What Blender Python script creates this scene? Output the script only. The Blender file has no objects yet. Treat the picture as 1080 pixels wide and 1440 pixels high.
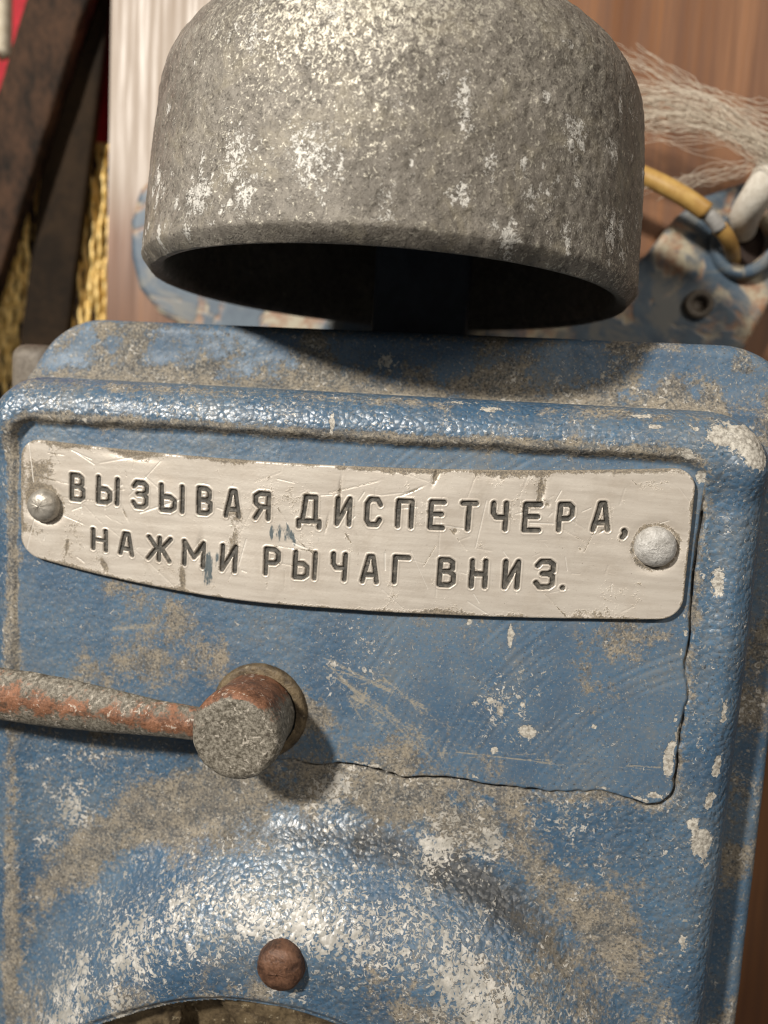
import bpy, math, random
import numpy as np
from mathutils import Matrix, Vector

# ------------------------------------------------------------------ camera, world, lamps, exposure
# Everything is modelled in millimetres and written out in metres. X right, Y into the picture, Z up.
# Y = 0 is the machined pad on the front of the intercom cover.
MM = 0.001
SC = bpy.context.scene
COL = SC.collection

yaw, pitch, roll = (math.radians(a) for a in (8.0, 6.5, 3.3))
look = Vector((-math.sin(yaw)*math.cos(pitch), math.cos(yaw)*math.cos(pitch), -math.sin(pitch)))
r0 = look.cross(Vector((0, 0, 1))).normalized()
u0 = r0.cross(look)
right = math.cos(roll)*r0 + math.sin(roll)*u0
up = math.cos(roll)*u0 - math.sin(roll)*r0
cd = bpy.data.cameras.new('camera')
cam = bpy.data.objects.new('camera', cd)
COL.objects.link(cam)
m3 = Matrix((right, up, -look)).transposed()
cam.matrix_world = Matrix.Translation(Vector((0, -165*MM, 0))) @ m3.to_4x4()
cd.sensor_fit = 'VERTICAL'
cd.sensor_height = 36.0
cd.sensor_width = 27.0
cd.lens = 27.02
cd.clip_start = 0.005
cd.clip_end = 20.0
cd.dof.use_dof = True
cd.dof.focus_distance = 0.157
cd.dof.aperture_fstop = 11.0
SC.camera = cam

SC.cycles.filter_width = 1.0
SC.view_settings.view_transform = 'Standard'
SC.view_settings.look = 'None'
SC.view_settings.exposure = 0.0
SC.view_settings.gamma = 1.0
SC.view_settings.use_curve_mapping = False

W = bpy.data.worlds.new('World')
SC.world = W
W.use_nodes = True
bg = W.node_tree.nodes['Background']
bg.inputs[0].default_value = (1.0, 0.95, 0.88, 1)
bg.inputs[1].default_value = 0.10

def lamp(name, direction, dist, size, power, color, target=(-30, 20, -30)):
    ld = bpy.data.lights.new(name, 'AREA')
    ld.shape = 'DISK'
    ld.size = size
    ld.energy = power
    ld.color = color
    o = bpy.data.objects.new(name, ld)
    COL.objects.link(o)
    d = Vector(direction).normalized()
    o.location = Vector(target)*MM + d*dist
    o.rotation_euler = d.to_track_quat('Z', 'Y').to_euler()
    return o
lamp('ceiling_lamp', (-0.62, -1.0, 0.66), 1.0, 0.085, 14.5, (1.0, 0.945, 0.86))
lamp('fill_lamp', (0.75, -1.0, 0.75), 1.5, 0.5, 6.8, (1.0, 0.91, 0.80))  # soft fill added at the right to brighten the shaded sides

# ------------------------------------------------------------------ numeric helpers
def sst(a, b, x):
    t = np.clip((x-a)/(b-a), 0, 1)
    return t*t*(3-2*t)

def vnoise(x, y, seed=0):
    """smooth value noise, 0..1"""
    rng = np.random.RandomState(seed)
    tab = rng.rand(256, 256)
    xi = np.floor(x).astype(int); yi = np.floor(y).astype(int)
    fx = x-xi; fy = y-yi
    fx = fx*fx*(3-2*fx); fy = fy*fy*(3-2*fy)
    a = tab[xi % 256, yi % 256]; b = tab[(xi+1) % 256, yi % 256]
    c = tab[xi % 256, (yi+1) % 256]; d = tab[(xi+1) % 256, (yi+1) % 256]
    return (a*(1-fx)+b*fx)*(1-fy) + (c*(1-fx)+d*fx)*fy

def fbm(x, y, seed=0, octv=4, gain=.5):
    s = 0.0; amp = 1.0; tot = 0.0
    for k in range(octv):
        s = s+amp*vnoise(x*2**k+17.3*k, y*2**k+9.1*k, seed+k)
        tot += amp
        amp *= gain
    return s/tot

def segdist(x, y, p, q):
    px, py = p; qx, qy = q
    dx, dy = qx-px, qy-py
    L = dx*dx+dy*dy+1e-12
    t = np.clip(((x-px)*dx+(y-py)*dy)/L, 0, 1)
    return np.hypot(x-(px+t*dx), y-(py+t*dy))

def sdf_rr(x, z, x0, x1, z0, z1, r):
    """rounded rectangle: signed distance (negative inside) and outward normal"""
    cx, cz = (x0+x1)/2, (z0+z1)/2
    qx = np.abs(x-cx)-(x1-x0)/2+r
    qz = np.abs(z-cz)-(z1-z0)/2+r
    ox, oz = np.maximum(qx, 0), np.maximum(qz, 0)
    l = np.hypot(ox, oz)
    d = l+np.minimum(np.maximum(qx, qz), 0)-r
    inx = (l < 1e-9)
    nx = np.where(inx, (qx > qz)*1.0, ox/np.maximum(l, 1e-9))*np.sign(x-cx)
    nz = np.where(inx, (qx <= qz)*1.0, oz/np.maximum(l, 1e-9))*np.sign(z-cz)
    return d, nx, nz

# ------------------------------------------------------------------ object helpers
def mesh_obj(name, verts, faces, mat, parent=None, attrs=None, smooth=True):
    """verts (n,3) in mm, faces: (m,4) array or list of tuples"""
    me = bpy.data.meshes.new(name)
    verts = np.asarray(verts, dtype=np.float64)*MM
    if isinstance(faces, np.ndarray):
        n, k = faces.shape
        me.vertices.add(len(verts)); me.vertices.foreach_set('co', verts.astype(np.float32).ravel())
        me.loops.add(n*k); me.loops.foreach_set('vertex_index', faces.astype(np.int32).ravel())
        me.polygons.add(n)
        me.polygons.foreach_set('loop_start', (np.arange(n)*k).astype(np.int32))
        me.polygons.foreach_set('loop_total', np.full(n, k, np.int32))
        me.update(calc_edges=True)
    else:
        me.from_pydata([tuple(v) for v in verts], [], [tuple(f) for f in faces])
    me.validate()
    if attrs:
        for k, a in attrs.items():
            at = me.attributes.new(k, 'FLOAT', 'POINT')
            at.data.foreach_set('value', np.asarray(a, np.float32).ravel())
    me.polygons.foreach_set('use_smooth', np.full(len(me.polygons), smooth, bool))
    if mat: me.materials.append(mat)
    o = bpy.data.objects.new(name, me)
    COL.objects.link(o)
    if parent: o.parent = parent
    return o

def grid_faces(n, m):
    i = np.arange(n*m).reshape(n, m)
    return np.stack([i[:-1, :-1], i[1:, :-1], i[1:, 1:], i[:-1, 1:]], -1).reshape(-1, 4)

def compact(V, F, attrs):
    used = np.unique(F)
    re = np.full(len(V), -1); re[used] = np.arange(len(used))
    return V[used], re[F], {k: a.ravel()[used] for k, a in attrs.items()}

def lathe(profile, nseg, axis='Z'):
    """profile [(r, h)] -> closed ring mesh verts/faces; axis Z or Y (h along it)"""
    P = np.array(profile, float)
    a = np.linspace(0, 2*np.pi, nseg, endpoint=False)
    R, A = np.meshgrid(P[:, 0], a, indexing='ij')
    H = np.repeat(P[:, 1:2], nseg, 1)
    if axis == 'Z': V = np.stack([R*np.cos(A), R*np.sin(A), H], -1)
    else: V = np.stack([R*np.cos(A), H, R*np.sin(A)], -1)
    n = len(P)
    i = np.arange(n*nseg).reshape(n, nseg)
    j = np.roll(i, -1, 1)
    F = np.stack([i[:-1], j[:-1], j[1:], i[1:]], -1).reshape(-1, 4)
    if axis != 'Z': F = F[:, ::-1]
    return V.reshape(-1, 3), F

def tube(points, radius, nseg=10, flat=None):
    """swept tube; radius scalar or list; closed ends"""
    P = np.array(points, float); n = len(P)
    R = np.full(n, radius, float) if np.isscalar(radius) else np.array(radius, float)
    T = np.gradient(P, axis=0); T /= np.linalg.norm(T, axis=1)[:, None]
    ref = np.array([0, 1.0, 0]) if abs(T[0][1]) < .8 else np.array([0, 0, 1.0])
    V = []
    for k in range(n):
        b = np.cross(T[k], ref); b /= np.linalg.norm(b); c = np.cross(b, T[k])
        for s in range(nseg):
            a = 2*np.pi*s/nseg
            V.append(P[k]+R[k]*(b*np.cos(a)+c*np.sin(a)))
    F = [(k*nseg+s, k*nseg+(s+1) % nseg, (k+1)*nseg+(s+1) % nseg, (k+1)*nseg+s) for k in range(n-1) for s in range(nseg)]
    return V, F, [tuple(range(nseg))[::-1], tuple((n-1)*nseg+s for s in range(nseg))]

def tube_obj(name, points, radius, mat, parent=None, nseg=12):
    V, F, caps = tube(points, radius, nseg)
    return mesh_obj(name, V, F+caps, mat, parent)

def spline(pts, n=24):
    """Catmull-Rom through points"""
    P = np.array(pts, float)
    P = np.vstack([2*P[0]-P[1], P, 2*P[-1]-P[-2]])
    out = []
    seg = len(P)-3
    for t in np.linspace(0, seg-1e-6, n):
        k = int(t); u = t-k
        a, b, c, d = P[k:k+4]
        out.append(.5*((2*b)+(-a+c)*u+(2*a-5*b+4*c-d)*u*u+(-a+3*b-3*c+d)*u**3))
    return np.array(out)

def box_obj(name, x0, x1, y0, y1, z0, z1, mat, parent=None, bevel=0, rot=None, seg=3):
    V = [(x, y, z) for x in (x0, x1) for y in (y0, y1) for z in (z0, z1)]
    F = [(0, 1, 3, 2), (4, 6, 7, 5), (0, 4, 5, 1), (2, 3, 7, 6), (0, 2, 6, 4), (1, 5, 7, 3)]
    o = mesh_obj(name, V, F, mat, parent, smooth=False)
    if bevel:
        b = o.modifiers.new('bevel', 'BEVEL'); b.width = bevel*MM; b.segments = seg
        for p in o.data.polygons: p.use_smooth = True
        o.data.set_sharp_from_angle(angle=math.radians(60)) if False else None
    return o

def prism(name, outline, y0, y1, mat, parent=None, bevel=1.0):
    n = len(outline)
    V = [(x, y0, z) for x, z in outline]+[(x, y1, z) for x, z in outline]
    F = [tuple(range(n)), tuple(range(2*n-1, n-1, -1))]+[(i, i+n, (i+1) % n+n, (i+1) % n) for i in range(n)]
    o = mesh_obj(name, V, F, mat, parent, smooth=False)
    import bmesh
    bm = bmesh.new(); bm.from_mesh(o.data); bmesh.ops.recalc_face_normals(bm, faces=bm.faces[:]); bm.to_mesh(o.data); bm.free()
    if bevel:
        b = o.modifiers.new('bevel', 'BEVEL'); b.width = bevel*MM; b.segments = 3; b.limit_method = 'ANGLE'
    return o

def empty(name, loc, label, cat, group=None):
    o = bpy.data.objects.new(name, None)
    COL.objects.link(o)
    o.location = Vector(loc)*MM
    o.empty_display_size = .01
    o['label'] = label; o['category'] = cat
    if group: o['group'] = group
    return o

def adopt(root):
    """children were modelled in world millimetres: keep them there under a moved root"""
    bpy.context.view_layer.update()
    for c in root.children:
        c.matrix_parent_inverse = root.matrix_world.inverted()

def tag(o, label, cat, group=None):
    o['label'] = label; o['category'] = cat
    if group: o['group'] = group
    return o

# ------------------------------------------------------------------ materials
class NT:
    def __init__(s, name):
        s.m = bpy.data.materials.new(name); s.m.use_nodes = True
        s.t = s.m.node_tree; s.t.nodes.clear()
        s.out = s.t.nodes.new('ShaderNodeOutputMaterial')
        s.b = s.t.nodes.new('ShaderNodeBsdfPrincipled')
        s.t.links.new(s.b.outputs[0], s.out.inputs[0])
        s.co = s.t.nodes.new('ShaderNodeTexCoord').outputs['Object']
    def link(s, v, sock):
        if hasattr(v, 'is_linked') or isinstance(v, bpy.types.NodeSocket): s.t.links.new(v, sock)
        elif isinstance(v, (tuple, list)) and len(v) == 3 and sock.type == 'RGBA': sock.default_value = (*v, 1)
        else: sock.default_value = v
    def math(s, op, a, b=0.0, clamp=False):
        n = s.t.nodes.new('ShaderNodeMath'); n.operation = op; n.use_clamp = clamp
        s.link(a, n.inputs[0]); s.link(b, n.inputs[1]); return n.outputs[0]
    def mul(s, a, b): return s.math('MULTIPLY', a, b)
    def add(s, a, b, clamp=False): return s.math('ADD', a, b, clamp)
    def noise(s, scale, detail=4, rough=.6, dist=0, stretch=None, co=None):
        n = s.t.nodes.new('ShaderNodeTexNoise')
        n.inputs['Scale'].default_value = scale; n.inputs['Detail'].default_value = detail
        n.inputs['Roughness'].default_value = rough; n.inputs['Distortion'].default_value = dist
        c = co or s.co
        if stretch:
            mp = s.t.nodes.new('ShaderNodeMapping'); mp.inputs['Scale'].default_value = stretch
            s.t.links.new(c, mp.inputs[0]); c = mp.outputs[0]
        s.t.links.new(c, n.inputs['Vector']); return n.outputs[0]
    def voro(s, scale, feature='F1', out='Distance', rand=1.0):
        n = s.t.nodes.new('ShaderNodeTexVoronoi'); n.feature = feature
        n.inputs['Scale'].default_value = scale; n.inputs['Randomness'].default_value = rand
        s.t.links.new(s.co, n.inputs['Vector']); return n.outputs[out]
    def ramp(s, v, a, b, lo=0.0, hi=1.0, smooth=True):
        n = s.t.nodes.new('ShaderNodeMapRange')
        n.interpolation_type = 'SMOOTHSTEP' if smooth else 'LINEAR'
        s.link(v, n.inputs[0])
        for i, x in enumerate((a, b, lo, hi)): s.link(x, n.inputs[i+1])
        return n.outputs[0]
    def mix(s, f, a, b):
        n = s.t.nodes.new('ShaderNodeMix'); n.data_type = 'RGBA'
        s.link(f, n.inputs[0]); s.link(a, n.inputs[6]); s.link(b, n.inputs[7]); return n.outputs[2]
    def attr(s, name):
        n = s.t.nodes.new('ShaderNodeAttribute'); n.attribute_name = name; return n.outputs['Fac']
    def bump(s, h, strength, dist, prev=None):
        n = s.t.nodes.new('ShaderNodeBump'); n.inputs['Strength'].default_value = strength
        n.inputs['Distance'].default_value = dist*MM
        s.link(h, n.inputs['Height'])
        if prev is not None: s.t.links.new(prev, n.inputs['Normal'])
        return n.outputs[0]
    def done(s, col=None, rough=None, metal=None, normal=None, spec=None):
        for v, k in ((col, 'Base Color'), (rough, 'Roughness'), (metal, 'Metallic'), (normal, 'Normal'), (spec, 'Specular IOR Level')):
            if v is not None: s.link(v, s.b.inputs[k])
        return s.m

def mat_blue_paint():
    """hammered blue machine paint with dust, chips and lime specks; masks come from the mesh"""
    n = NT('worn blue hammered paint')
    dust, chip, speck, pad, dark, scr = (n.attr(k) for k in ('dust', 'chip', 'speck', 'pad', 'dark', 'scratch'))
    big = n.noise(38, 5, .6)
    mid = n.noise(210, 5, .65)
    fine = n.noise(1100, 4, .7)
    blue = n.mix(n.ramp(big, .32, .68), (.037, .092, .166), (.064, .150, .252))
    blue = n.mix(n.ramp(mid, .35, .75, 0, .5), blue, (.055, .08, .115))
    blue = n.mix(n.mul(n.ramp(fine, .55, .75), .35), blue, (.15, .20, .27))
    blue = n.mix(n.ramp(n.noise(95, 5, .7, .5), .50, .72, 0, .6), blue, (.12, .145, .17))
    # thin settled dust, everywhere a little
    film = n.ramp(n.add(n.mul(big, .45), n.mul(fine, .55)), .42, .64, .06, .55)
    c = n.mix(film, blue, (.165, .152, .125))
    # packed dust and grime: granular, the paint still shows through in places
    grain = n.noise(1500, 3, .75)
    dm = n.ramp(n.add(n.add(n.mul(dust, 1.05), n.mul(n.add(fine, -.5), 1.6)), n.add(n.mul(n.add(mid, -.5), 1.3), n.mul(n.add(n.noise(90, 5, .7, .7), -.5), 2.0))), .34, .92)
    dcol = n.mix(n.ramp(mid, .36, .64), (.115, .090, .058), (.31, .25, .165))
    dcol = n.mix(n.ramp(n.noise(330, 4, .7, .8), .52, .66, 0, .7), dcol, (.075, .085, .09))
    dcol = n.mix(n.ramp(grain, .54, .70), dcol, (.42, .36, .27))
    dcol = n.mix(n.ramp(grain, .48, .34), dcol, (.06, .055, .045))
    c = n.mix(n.mul(dm, .72), c, dcol)
    crisp = n.noise(1700, 2, .5)
    c = n.mix(n.mul(n.ramp(n.add(crisp, n.mul(dm, .05)), .63, .68), .5), c, (.37, .325, .255))
    c = n.mix(n.mul(n.ramp(n.add(crisp, n.mul(dm, -.05)), .36, .31), .6), c, (.03, .03, .03))
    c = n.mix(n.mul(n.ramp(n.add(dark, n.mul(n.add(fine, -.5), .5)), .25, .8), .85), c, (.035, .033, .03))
    sm = n.ramp(n.add(scr, n.mul(n.add(grain, -.5), 1.1)), .30, .75)
    c = n.mix(n.mul(sm, .7), c, (.34, .29, .205))
    # chips down to grey metal / primer
    cm = n.ramp(n.add(chip, n.add(n.mul(n.add(n.noise(420, 5, .75, .5), -.5), 1.5), n.mul(n.add(fine, -.5), .6))), .50, .58)
    ccol = n.mix(n.ramp(fine, .35, .65), (.22, .20, .17), (.52, .49, .43))
    c = n.mix(cm, c, ccol)
    # lime / flaked specks: tiny irregular flakes whose density follows the mask
    fl = n.add(n.mul(n.noise(900, 3, .65, 1.0), .75), n.mul(n.noise(260, 3, .6), .25))
    wm = n.ramp(n.add(fl, n.mul(speck, .16)), .625, .67)
    c = n.mix(n.mul(wm, .85), c, n.mix(n.ramp(mid, .4, .65), (.34, .32, .28), (.60, .57, .52)))
    rough = n.add(n.add(n.add(.34, n.mul(pad, .26)), n.mul(dm, .5)), n.add(n.mul(cm, .25), n.mul(n.ramp(mid, .4, .7), .12)), True)
    # hammered relief: low rounded pebbles
    vn = n.t.nodes.new('ShaderNodeTexVoronoi'); vn.feature = 'F1'
    vn.inputs['Scale'].default_value = 760
    wv = n.t.nodes.new('ShaderNodeVectorMath'); wv.operation = 'ADD'
    ns = n.t.nodes.new('ShaderNodeTexNoise'); ns.inputs['Scale'].default_value = 300; ns.inputs['Detail'].default_value = 2
    n.t.links.new(n.co, ns.inputs['Vector'])
    sc_ = n.t.nodes.new('ShaderNodeVectorMath'); sc_.operation = 'SCALE'; sc_.inputs['Scale'].default_value = .0016
    n.t.links.new(ns.outputs['Color'], sc_.inputs[0])
    n.t.links.new(n.co, wv.inputs[0]); n.t.links.new(sc_.outputs[0], wv.inputs[1]); n.t.links.new(wv.outputs[0], vn.inputs['Vector'])
    ham = n.add(n.math('SUBTRACT', 1.0, vn.outputs['Distance']), n.mul(n.noise(420, 2, .5), .7))
    hs = n.mul(n.math('SUBTRACT', 1.0, n.mul(pad, .85)), n.math('SUBTRACT', 1.0, n.mul(dm, .6)))
    b = n.bump(n.mul(ham, hs), .45, .55)
    b = n.bump(n.mul(n.noise(1900, 3, .6), n.add(.35, n.mul(dm, .6))), .5, .25, b)
    b = n.bump(n.add(cm, n.mul(wm, -.6)), .6, -.22, b)
    return n.done(c, rough, 0.0, b, .7)

def mat_plate():
    n = NT('scuffed aluminium name plate')
    dirt, blue, dent = n.attr('dirt'), n.attr('blue'), n.attr('scratch')
    brush = n.noise(500, 4, .6, stretch=(.12, 1, 1.3))
    mid = n.noise(160, 5, .65); fine = n.noise(1500, 4, .7)
    c = n.mix(n.ramp(brush, .3, .7), (.55, .495, .43), (.64, .585, .515))
    c = n.mix(n.ramp(mid, .42, .75, 0, .3), c, (.42, .345, .27))
    c = n.mix(n.ramp(n.noise(75, 5, .7, .6), .50, .72, 0, .35), c, (.36, .305, .24))
    grn = n.noise(2600, 3, .75)
    dm = n.ramp(n.add(dirt, n.add(n.add(n.mul(n.add(fine, -.5), 1.3), n.mul(n.add(grn, -.5), .9)), n.mul(n.add(n.noise(380, 4, .7), -.5), 1.2))), .36, .72)
    c = n.mix(n.mul(dm, .85), c, n.mix(n.ramp(grn, .4, .62), (.06, .048, .032), (.25, .205, .145)))
    c = n.mix(n.mul(n.ramp(grn, .60, .72), .3), c, (.22, .18, .14))
    pits = n.ramp(n.noise(700, 3, .7), .70, .76)
    c = n.mix(n.mul(pits, .6), c, (.16, .12, .085))
    bm_ = n.ramp(n.add(blue, n.mul(n.add(n.noise(900, 3, .7, stretch=(1, 1, .3)), -.5), 2.0)), .45, .75)
    c = n.mix(n.mul(bm_, .85), c, (.045, .085, .11))
    c = n.mix(n.mul(n.ramp(dent, .3, .8), .65), c, (.80, .76, .70))
    b = n.bump(brush, .25, .08)
    b = n.bump(fine, .3, .12, b)
    b = n.bump(dm, .4, .15, b)
    return n.done(c, n.add(n.add(.36, n.mul(dm, .5)), n.mul(brush, .12)), n.ramp(dm, 0, 1, .35, 0.0), b)

def mat_letter():
    n = NT('worn black paint in the engraving')
    fine = n.noise(900, 4, .7); mid = n.noise(350, 4, .6)
    c = n.mix(n.ramp(fine, .4, .65), (.045, .042, .036), (.10, .09, .075))
    c = n.mix(n.mul(n.ramp(mid, .55, .72), .7), c, (.25, .22, .18))
    return n.done(c, .6, 0.0, n.bump(fine, .5, .15))

def mat_bell():
    n = NT('pitted cast grey alloy')
    w = n.attr('flecks'); gr = n.attr('grime_shade'); sp = n.attr('spot')
    big = n.noise(26, 5, .65, .4); mid = n.noise(240, 5, .7); pit = n.noise(1050, 3, .6, 1.0); fine = n.noise(2800, 3, .7)
    blot = n.noise(100, 5, .7, .6)
    gran = n.add(n.mul(pit, .65), n.mul(fine, .35))
    c = n.mix(n.ramp(big, .35, .65), (.172, .154, .130), (.272, .247, .212))
    c = n.mix(n.mul(n.ramp(mid, .58, .40), .45), c, (.11, .097, .080))
    c = n.mix(n.mul(n.ramp(gran, .47, .38), .75), c, (.050, .043, .034))
    c = n.mix(n.mul(n.ramp(blot, .50, .68), .4), c, (.34, .30, .22))
    br = n.ramp(n.add(gran, n.mul(w, .085)), .565, .64)
    c = n.mix(n.mul(br, .75), c, (.60, .565, .47))
    wh = n.ramp(n.add(sp, n.add(n.mul(n.add(n.noise(620, 4, .8, .8), -.5), 2.4), n.mul(n.add(fine, -.5), 1.2))), .54, .74)
    c = n.mix(n.mul(wh, .85), c, (.70, .68, .63))
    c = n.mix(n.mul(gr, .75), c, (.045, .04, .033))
    rough = n.ramp(br, 0, 1, .60, .42)
    b = n.bump(gran, .75, .42)
    b = n.bump(mid, .35, .6, b)
    b = n.bump(wh, .4, .25, b)
    return n.done(c, rough, n.ramp(br, 0, 1, .2, .5), b)

def mat_rust_lever():
    n = NT('rusted lever with flaked white paint')
    up_ = n.attr('up')
    big = n.noise(70, 5, .6); mid = n.noise(300, 5, .65); fine = n.noise(1300, 4, .7)
    rust = n.mix(n.ramp(n.add(n.mul(mid, .5), n.mul(fine, .5)), .38, .62), (.085, .036, .018), (.27, .125, .068))
    grey = n.mix(n.ramp(fine, .35, .65), (.085, .073, .055), (.27, .245, .20))
    m = n.ramp(n.add(n.add(n.add(n.mul(n.add(mid, -.5), 1.6), n.mul(n.add(fine, -.5), .9)), n.mul(n.add(big, -.5), 1.2)), up_), .22, .55)
    c = n.mix(m, grey, rust)
    wh = n.ramp(n.add(n.mul(n.noise(380, 4, .7, 1), .7), n.mul(fine, .3)), .565, .62)
    c = n.mix(n.mul(wh, .75), c, (.52, .47, .40))
    c = n.mix(n.mul(n.ramp(n.noise(180, 4, .7), .60, .70), .7), c, (.05, .04, .03))
    b = n.bump(mid, .5, .5); b = n.bump(fine, .7, .35, b)
    return n.done(c, .62, .15, b)

def mat_simple(name, c1, c2, scale, rough, metal=0.0, bump=.4, bd=.3, speck=None, stretch=None, spec=None):
    n = NT(name)
    a = n.noise(scale, 5, .65, .3, stretch); f = n.noise(scale*5, 4, .7, 0, stretch)
    c = n.mix(n.ramp(n.add(n.mul(a, .65), n.mul(f, .35)), .36, .64), c1, c2)
    if speck: c = n.mix(n.mul(n.ramp(n.noise(scale*2.3, 4, .65, .6), speck[0], speck[0]+.06), .85), c, speck[1])
    b = n.bump(a, bump, bd); b = n.bump(f, bump, bd*.4, b)
    return n.done(c, rough, metal, b, spec)

def mat_wood():
    n = NT('reddish brown veneered board')
    g = n.noise(420, 4, .6, stretch=(1, 1, .035)); g2 = n.noise(70, 4, .6, .4, stretch=(1, 1, .08)); big = n.noise(14, 3, .5)
    c = n.mix(n.ramp(g2, .3, .7), (.14, .055, .020), (.25, .110, .043))
    c = n.mix(n.ramp(g, .35, .7, 0, .55), c, (.10, .042, .02))
    c = n.mix(n.ramp(big, .45, .7, 0, .3), c, (.24, .125, .068))
    pale = n.attr('lit_tone')
    pm = n.ramp(n.add(pale, n.add(n.mul(n.add(g, -.5), .1), n.mul(n.add(big, -.5), .5))), .2, .85)
    c = n.mix(n.mul(pm, .96), c, (.25, .185, .13))
    return n.done(c, n.ramp(g, .3, .7, .35, .55), 0, n.bump(g, .3, .3))

def mat_bracket():
    n = NT('blue paint flaking off cream primer')
    big = n.noise(42, 5, .6, .6); mid = n.noise(200, 4, .6)
    c = n.mix(n.ramp(mid, .3, .7), (.05, .08, .12), (.085, .125, .165))
    c = n.mix(n.ramp(n.noise(60, 5, .65, .8), .46, .60), c, (.16, .165, .16))
    m = n.ramp(big, .50, .58)
    c = n.mix(m, c, n.mix(n.ramp(mid, .4, .6), (.42, .37, .27), (.30, .17, .10)))
    return n.done(c, .5, 0, n.bump(m, .5, -.4))

M = dict(blue=mat_blue_paint(), plate=mat_plate(), letter=mat_letter(), bell=mat_bell(), lever=mat_rust_lever(),
    wood=mat_wood(), bracket=mat_bracket(),
    knob=mat_simple('grey corroded steel', (.10, .09, .07), (.26, .24, .20), 260, .6, .25, .6, .6, (.60, (.55, .53, .48))),
    rivet_steel=mat_simple('dirty steel rivet', (.26, .235, .20), (.46, .43, .38), 350, .42, .5, .4, .3),
    rivet_alu=mat_simple('dull aluminium rivet', (.34, .325, .30), (.56, .545, .52), 420, .55, .2, .8, .5, (.64, (.2, .18, .15))),
    rust_screw=mat_simple('brown rusted screw', (.045, .021, .013), (.17, .085, .050), 330, .5, .15, .7, .6),
    grille=mat_simple('rusty pitted steel', (.05, .035, .020), (.17, .125, .07), 240, .55, .2, .8, .7, (.61, (.36, .30, .20))),
    bar=mat_simple('dark rusted iron', (.008, .005, .003), (.060, .030, .016), 110, .8, 0, .8, 1.2, None, (1, 1, .5), .25),
    bar2=mat_simple('dark brown painted iron', (.010, .006, .003), (.026, .015, .007), 50, .85, 0, .3, .6, None, None, .2),
    dark=mat_simple('dull dark blue painted steel', (.022, .030, .045), (.045, .060, .085), 60, .6, 0, .2, .3),
    lug=mat_simple('grey brown cast lug', (.085, .068, .052), (.17, .145, .115), 150, .6, .1, .5, .5),
    yellow=mat_simple('aged yellow insulation', (.36, .20, .055), (.50, .32, .10), 120, .45, 0, .2, .2),
    sheath=mat_simple('grey wire sheath', (.26, .25, .24), (.42, .41, .39), 200, .5, 0, .2, .2),
    sleeve=mat_simple('cream cotton sleeve', (.55, .50, .42), (.72, .68, .60), 400, .8, 0, .5, .4),
    fibre=mat_simple('pale bast fibre', (.58, .50, .40), (.78, .70, .58), 300, .55, 0, .1, .1),
    red=mat_simple('red velvet', (.30, .004, .012), (.42, .008, .022), 300, .8, 0, .3, .3),
    gold=mat_simple('gold metallic thread', (.66, .42, .10), (.88, .66, .28), 300, .4, .25, .5, .4),
    rope=mat_simple('cream twisted rope', (.55, .48, .36), (.72, .65, .52), 300, .8, 0, .4, .4),
    backing=mat_simple('dark backing with painted shade', (.02, .012, .01), (.04, .024, .018), 60, .9, 0, .2, .3))

# ------------------------------------------------------------------ backdrop: board, iron bars, banner
BY = 116.0
wall = mesh_obj('wall', [(-900, 240, -700), (700, 240, -700), (700, 240, 700), (-900, 240, 700)], [(0, 1, 2, 3)], M['backing'], smooth=False)  # plane added to close the gap; its near black colour stands for shade
wall['kind'] = 'structure'
wall['label'] = 'wall added behind the board and banner, shade painted into its dark colour'
nx, nz = 60, 90
gx, gz = np.meshgrid(np.linspace(-150.70, 165, nx), np.linspace(-330, 260, nz), indexing='ij')
# light falling on the board's upper left, painted in as a paler tone
lit = 1-sst(-105, -60, gx)
lit = lit*sst(45, 105, gz+8*vnoise(gx/20, gz/20, 4))
Vf = np.stack([gx, np.full_like(gx, BY), gz], -1).reshape(-1, 3)
Vb = Vf+np.array([0, 12.0, 0])
Ff = grid_faces(nx, nz)
nf = len(Vf); idx = np.arange(nf).reshape(nx, nz)
loop = np.concatenate([idx[:, 0], idx[-1, 1:], idx[-2::-1, -1], idx[0, -2:0:-1]])
side = np.stack([loop, loop+nf, np.roll(loop, -1)+nf, np.roll(loop, -1)], -1)
board = mesh_obj('wooden_board', np.vstack([Vf, Vb]), np.vstack([Ff, Ff[:, ::-1]+nf, side]), M['wood'],
    attrs={'lit_tone': np.concatenate([lit.ravel(), lit.ravel()])}, smooth=False)
tag(board, 'reddish brown vertical grained wooden board behind the blue intercom', 'board')

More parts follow.
